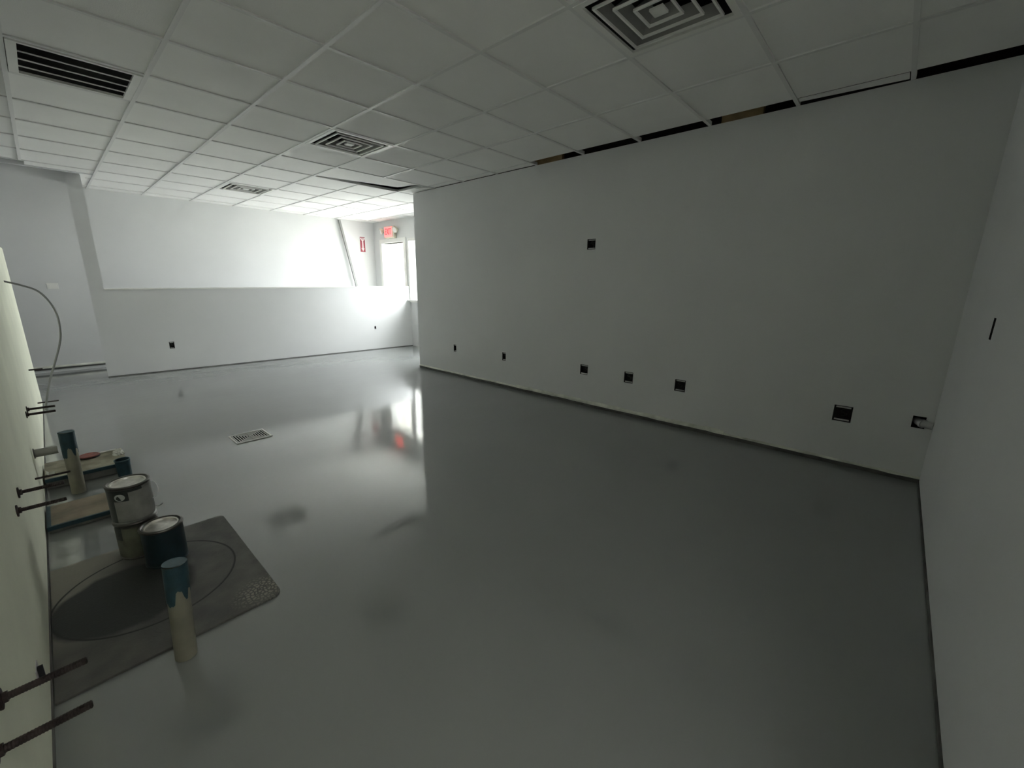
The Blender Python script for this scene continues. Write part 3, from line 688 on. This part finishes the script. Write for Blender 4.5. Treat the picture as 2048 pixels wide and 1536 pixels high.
rod((XL, -1.50, -3.468), LR, .0125, 'thick rusty rod nearest the camera, bottom left corner')
rod((XL, -1.255, -3.468), LR, .0125, 'thick rusty rod crossing the near corner of the mat')
rod((XL, .475, -3.462), LR, .0115, 'rusty rod above the nearer board, lower of the middle pair')
rod((XL, .770, -3.450), LR, .0115, 'rusty rod in front of the cream pipe, upper of the middle pair')
rod((XL, 2.254, -3.857), .225, .0095, 'thin dark rod below the stub pipe, reaching the cream pipe', False)
rod((XL, 3.235, -3.468), LR, .0125, 'small rusty rod, lower of the far pair under the cable')
rod((XL, 3.490, -3.466), LR, .0120, 'small rusty rod, upper of the far pair under the cable')
rod((XL, 6.055, -3.913), .220, .0105, 'short thin far rod just under the end of the cable', False)
rod((XL, 5.98, -3.395), .14, .012, 'far rod at the level of the far wall base line', False)

o = thing('stub_pipe', (XL, 2.86, -3.79), 'short grey stub pipe sticking sideways from the unfinished wall', 'pipe')
bm = bmesh.new(); tube(bm, [(XL - .02, 2.86, -3.79), (XL + .165, 2.86, -3.79)], .040, 24); build('pipe', bm, M['pvcgrey'], o, at=(XL, 2.86, -3.79), smooth=True)
bm = bmesh.new(); lathe(bm, [(.038, .0), (.052, .0), (.050, .006), (.038, .008)], 24, mat=Matrix.Translation((XL, 2.86, -3.79)) @ Matrix.Rotation(math.pi / 2, 4, 'Y')); build('collar', bm, M['darkbase'], o, at=(XL, 2.86, -3.79))

pts = [(-2.45, 5.7, -2.13), (-2.31, 5.7, -2.18), (-2.162, 5.7, -2.261), (-2.07, 5.7, -2.422), (-2.029, 5.7, -2.615), (-2.038, 5.7, -2.853), (-2.078, 5.7, -3.032), (-2.165, 5.7, -3.281), (-2.256, 5.7, -3.528), (-2.328, 5.7, -3.779), (-2.365, 5.7, -3.93)]
o = thing('cable', (XL, 5.7, -2.13), 'thin grey cable looping out of the unfinished wall and down', 'cable')
bm = bmesh.new(); tube(bm, smooth_path(pts, 6), .0125, 8); build('loop', bm, M['cable'], o, at=(XL, 5.7, -2.13), smooth=True)
bm = bmesh.new(); tube(bm, [(-2.362, 5.7, -3.92), (-2.372, 5.7, -3.965)], .022, 8); build('plug', bm, M['cable'], o, at=(XL, 5.7, -2.13), smooth=True)
o = thing('bracket_mount', (XL, -.46, -3.97), 'small grey metal tab on the unfinished wall above the nearest rods', 'bracket')
bm = bmesh.new(); box(bm, XL, XL + .004, -.50, -.40, -4.01, -3.93); build('plate', bm, M['steel'], o, at=(XL, -.46, -3.97))
bm = bmesh.new(); box(bm, XL + .004, XL + .024, -.47, -.455, -4.01, -3.93); build('flange', bm, M['boxmetal'], o, at=(XL, -.46, -3.97))

# ------------------------------------------------------------------ daylight and added fill lamp
wd = bpy.data.worlds.new('World'); sc.world = wd; wd.use_nodes = True
bg = wd.node_tree.nodes['Background']; bg.inputs['Color'].default_value = (1.0, 1.0, 1.03, 1); bg.inputs['Strength'].default_value = 28.0
sl = bpy.data.lights.new('sun', 'SUN'); sl.energy = 420; sl.angle = 0.01; sl.color = (1, .97, .92)
so = bpy.data.objects.new('sun', sl); C.objects.link(so); so.rotation_euler = (math.radians(-28), 0, 0); so.location = (8, -8, 12)
def portal(name, x, y0, y1, z0, z1, ang=90):
    L = bpy.data.lights.new(name, 'AREA'); L.shape = 'RECTANGLE'; L.size = (z1 - z0) * S; L.size_y = (y1 - y0) * S
    L.cycles.is_portal = True
    o = bpy.data.objects.new(name, L); C.objects.link(o); o.location = W(x, (y0 + y1) / 2, (z0 + z1) / 2); o.rotation_euler = (0, math.radians(ang), 0)
portal('daylight_window', XW + .24, 7.3, 9.225, -2.67, -.735)
hl = bpy.data.lights.new('added_fill_lamp', 'AREA'); hl.shape = 'RECTANGLE'; hl.size = 1.1; hl.size_y = .28; hl.energy = 43; hl.color = (1, 1, 1)  # added lamp without a fixture, brightens the near room by bounce
ho = bpy.data.objects.new('added_fill_lamp', hl); C.objects.link(ho); ho.location = W(-1.3, YB - .30, -.3); ho.rotation_euler = (math.radians(-80), 0, 0)
portal('daylight_added_low', XW + .24, 5.95, 7.1, -4.05, -2.67)
portal('daylight_entrance', 7.84, 9.26, 11.24, FL + .06, -.81)

# ------------------------------------------------------------------ camera
f_px = 835.545
cam = bpy.data.cameras.new('camera'); co = bpy.data.objects.new('camera', cam); C.objects.link(co)
cam.sensor_width = 36; cam.lens = f_px / 2048 * 36; cam.clip_start = 0.02
RM = [[0.6733775, -0.7392203, 0.0107759], [-0.1654766, -0.1649116, -0.972328], [0.7205416, 0.6529606, -0.2333714]]
m4 = Matrix((RM[0], [-a for a in RM[1]], [-a for a in RM[2]])).transposed().to_4x4()
m4.translation = W(-2.11873, -3.27031, -2.09012)
co.matrix_world = m4
sc.camera = co

sc.view_settings.view_transform = 'Standard'; sc.view_settings.look = 'None'; sc.view_settings.gamma = 1
sc.view_settings.use_curve_mapping = False; sc.view_settings.exposure = 0.0
sc.cycles.max_bounces = 16; sc.cycles.diffuse_bounces = 10; sc.cycles.glossy_bounces = 6; sc.cycles.transparent_max_bounces = 12
sc.cycles.use_denoising = True; sc.cycles.sample_clamp_indirect = 10
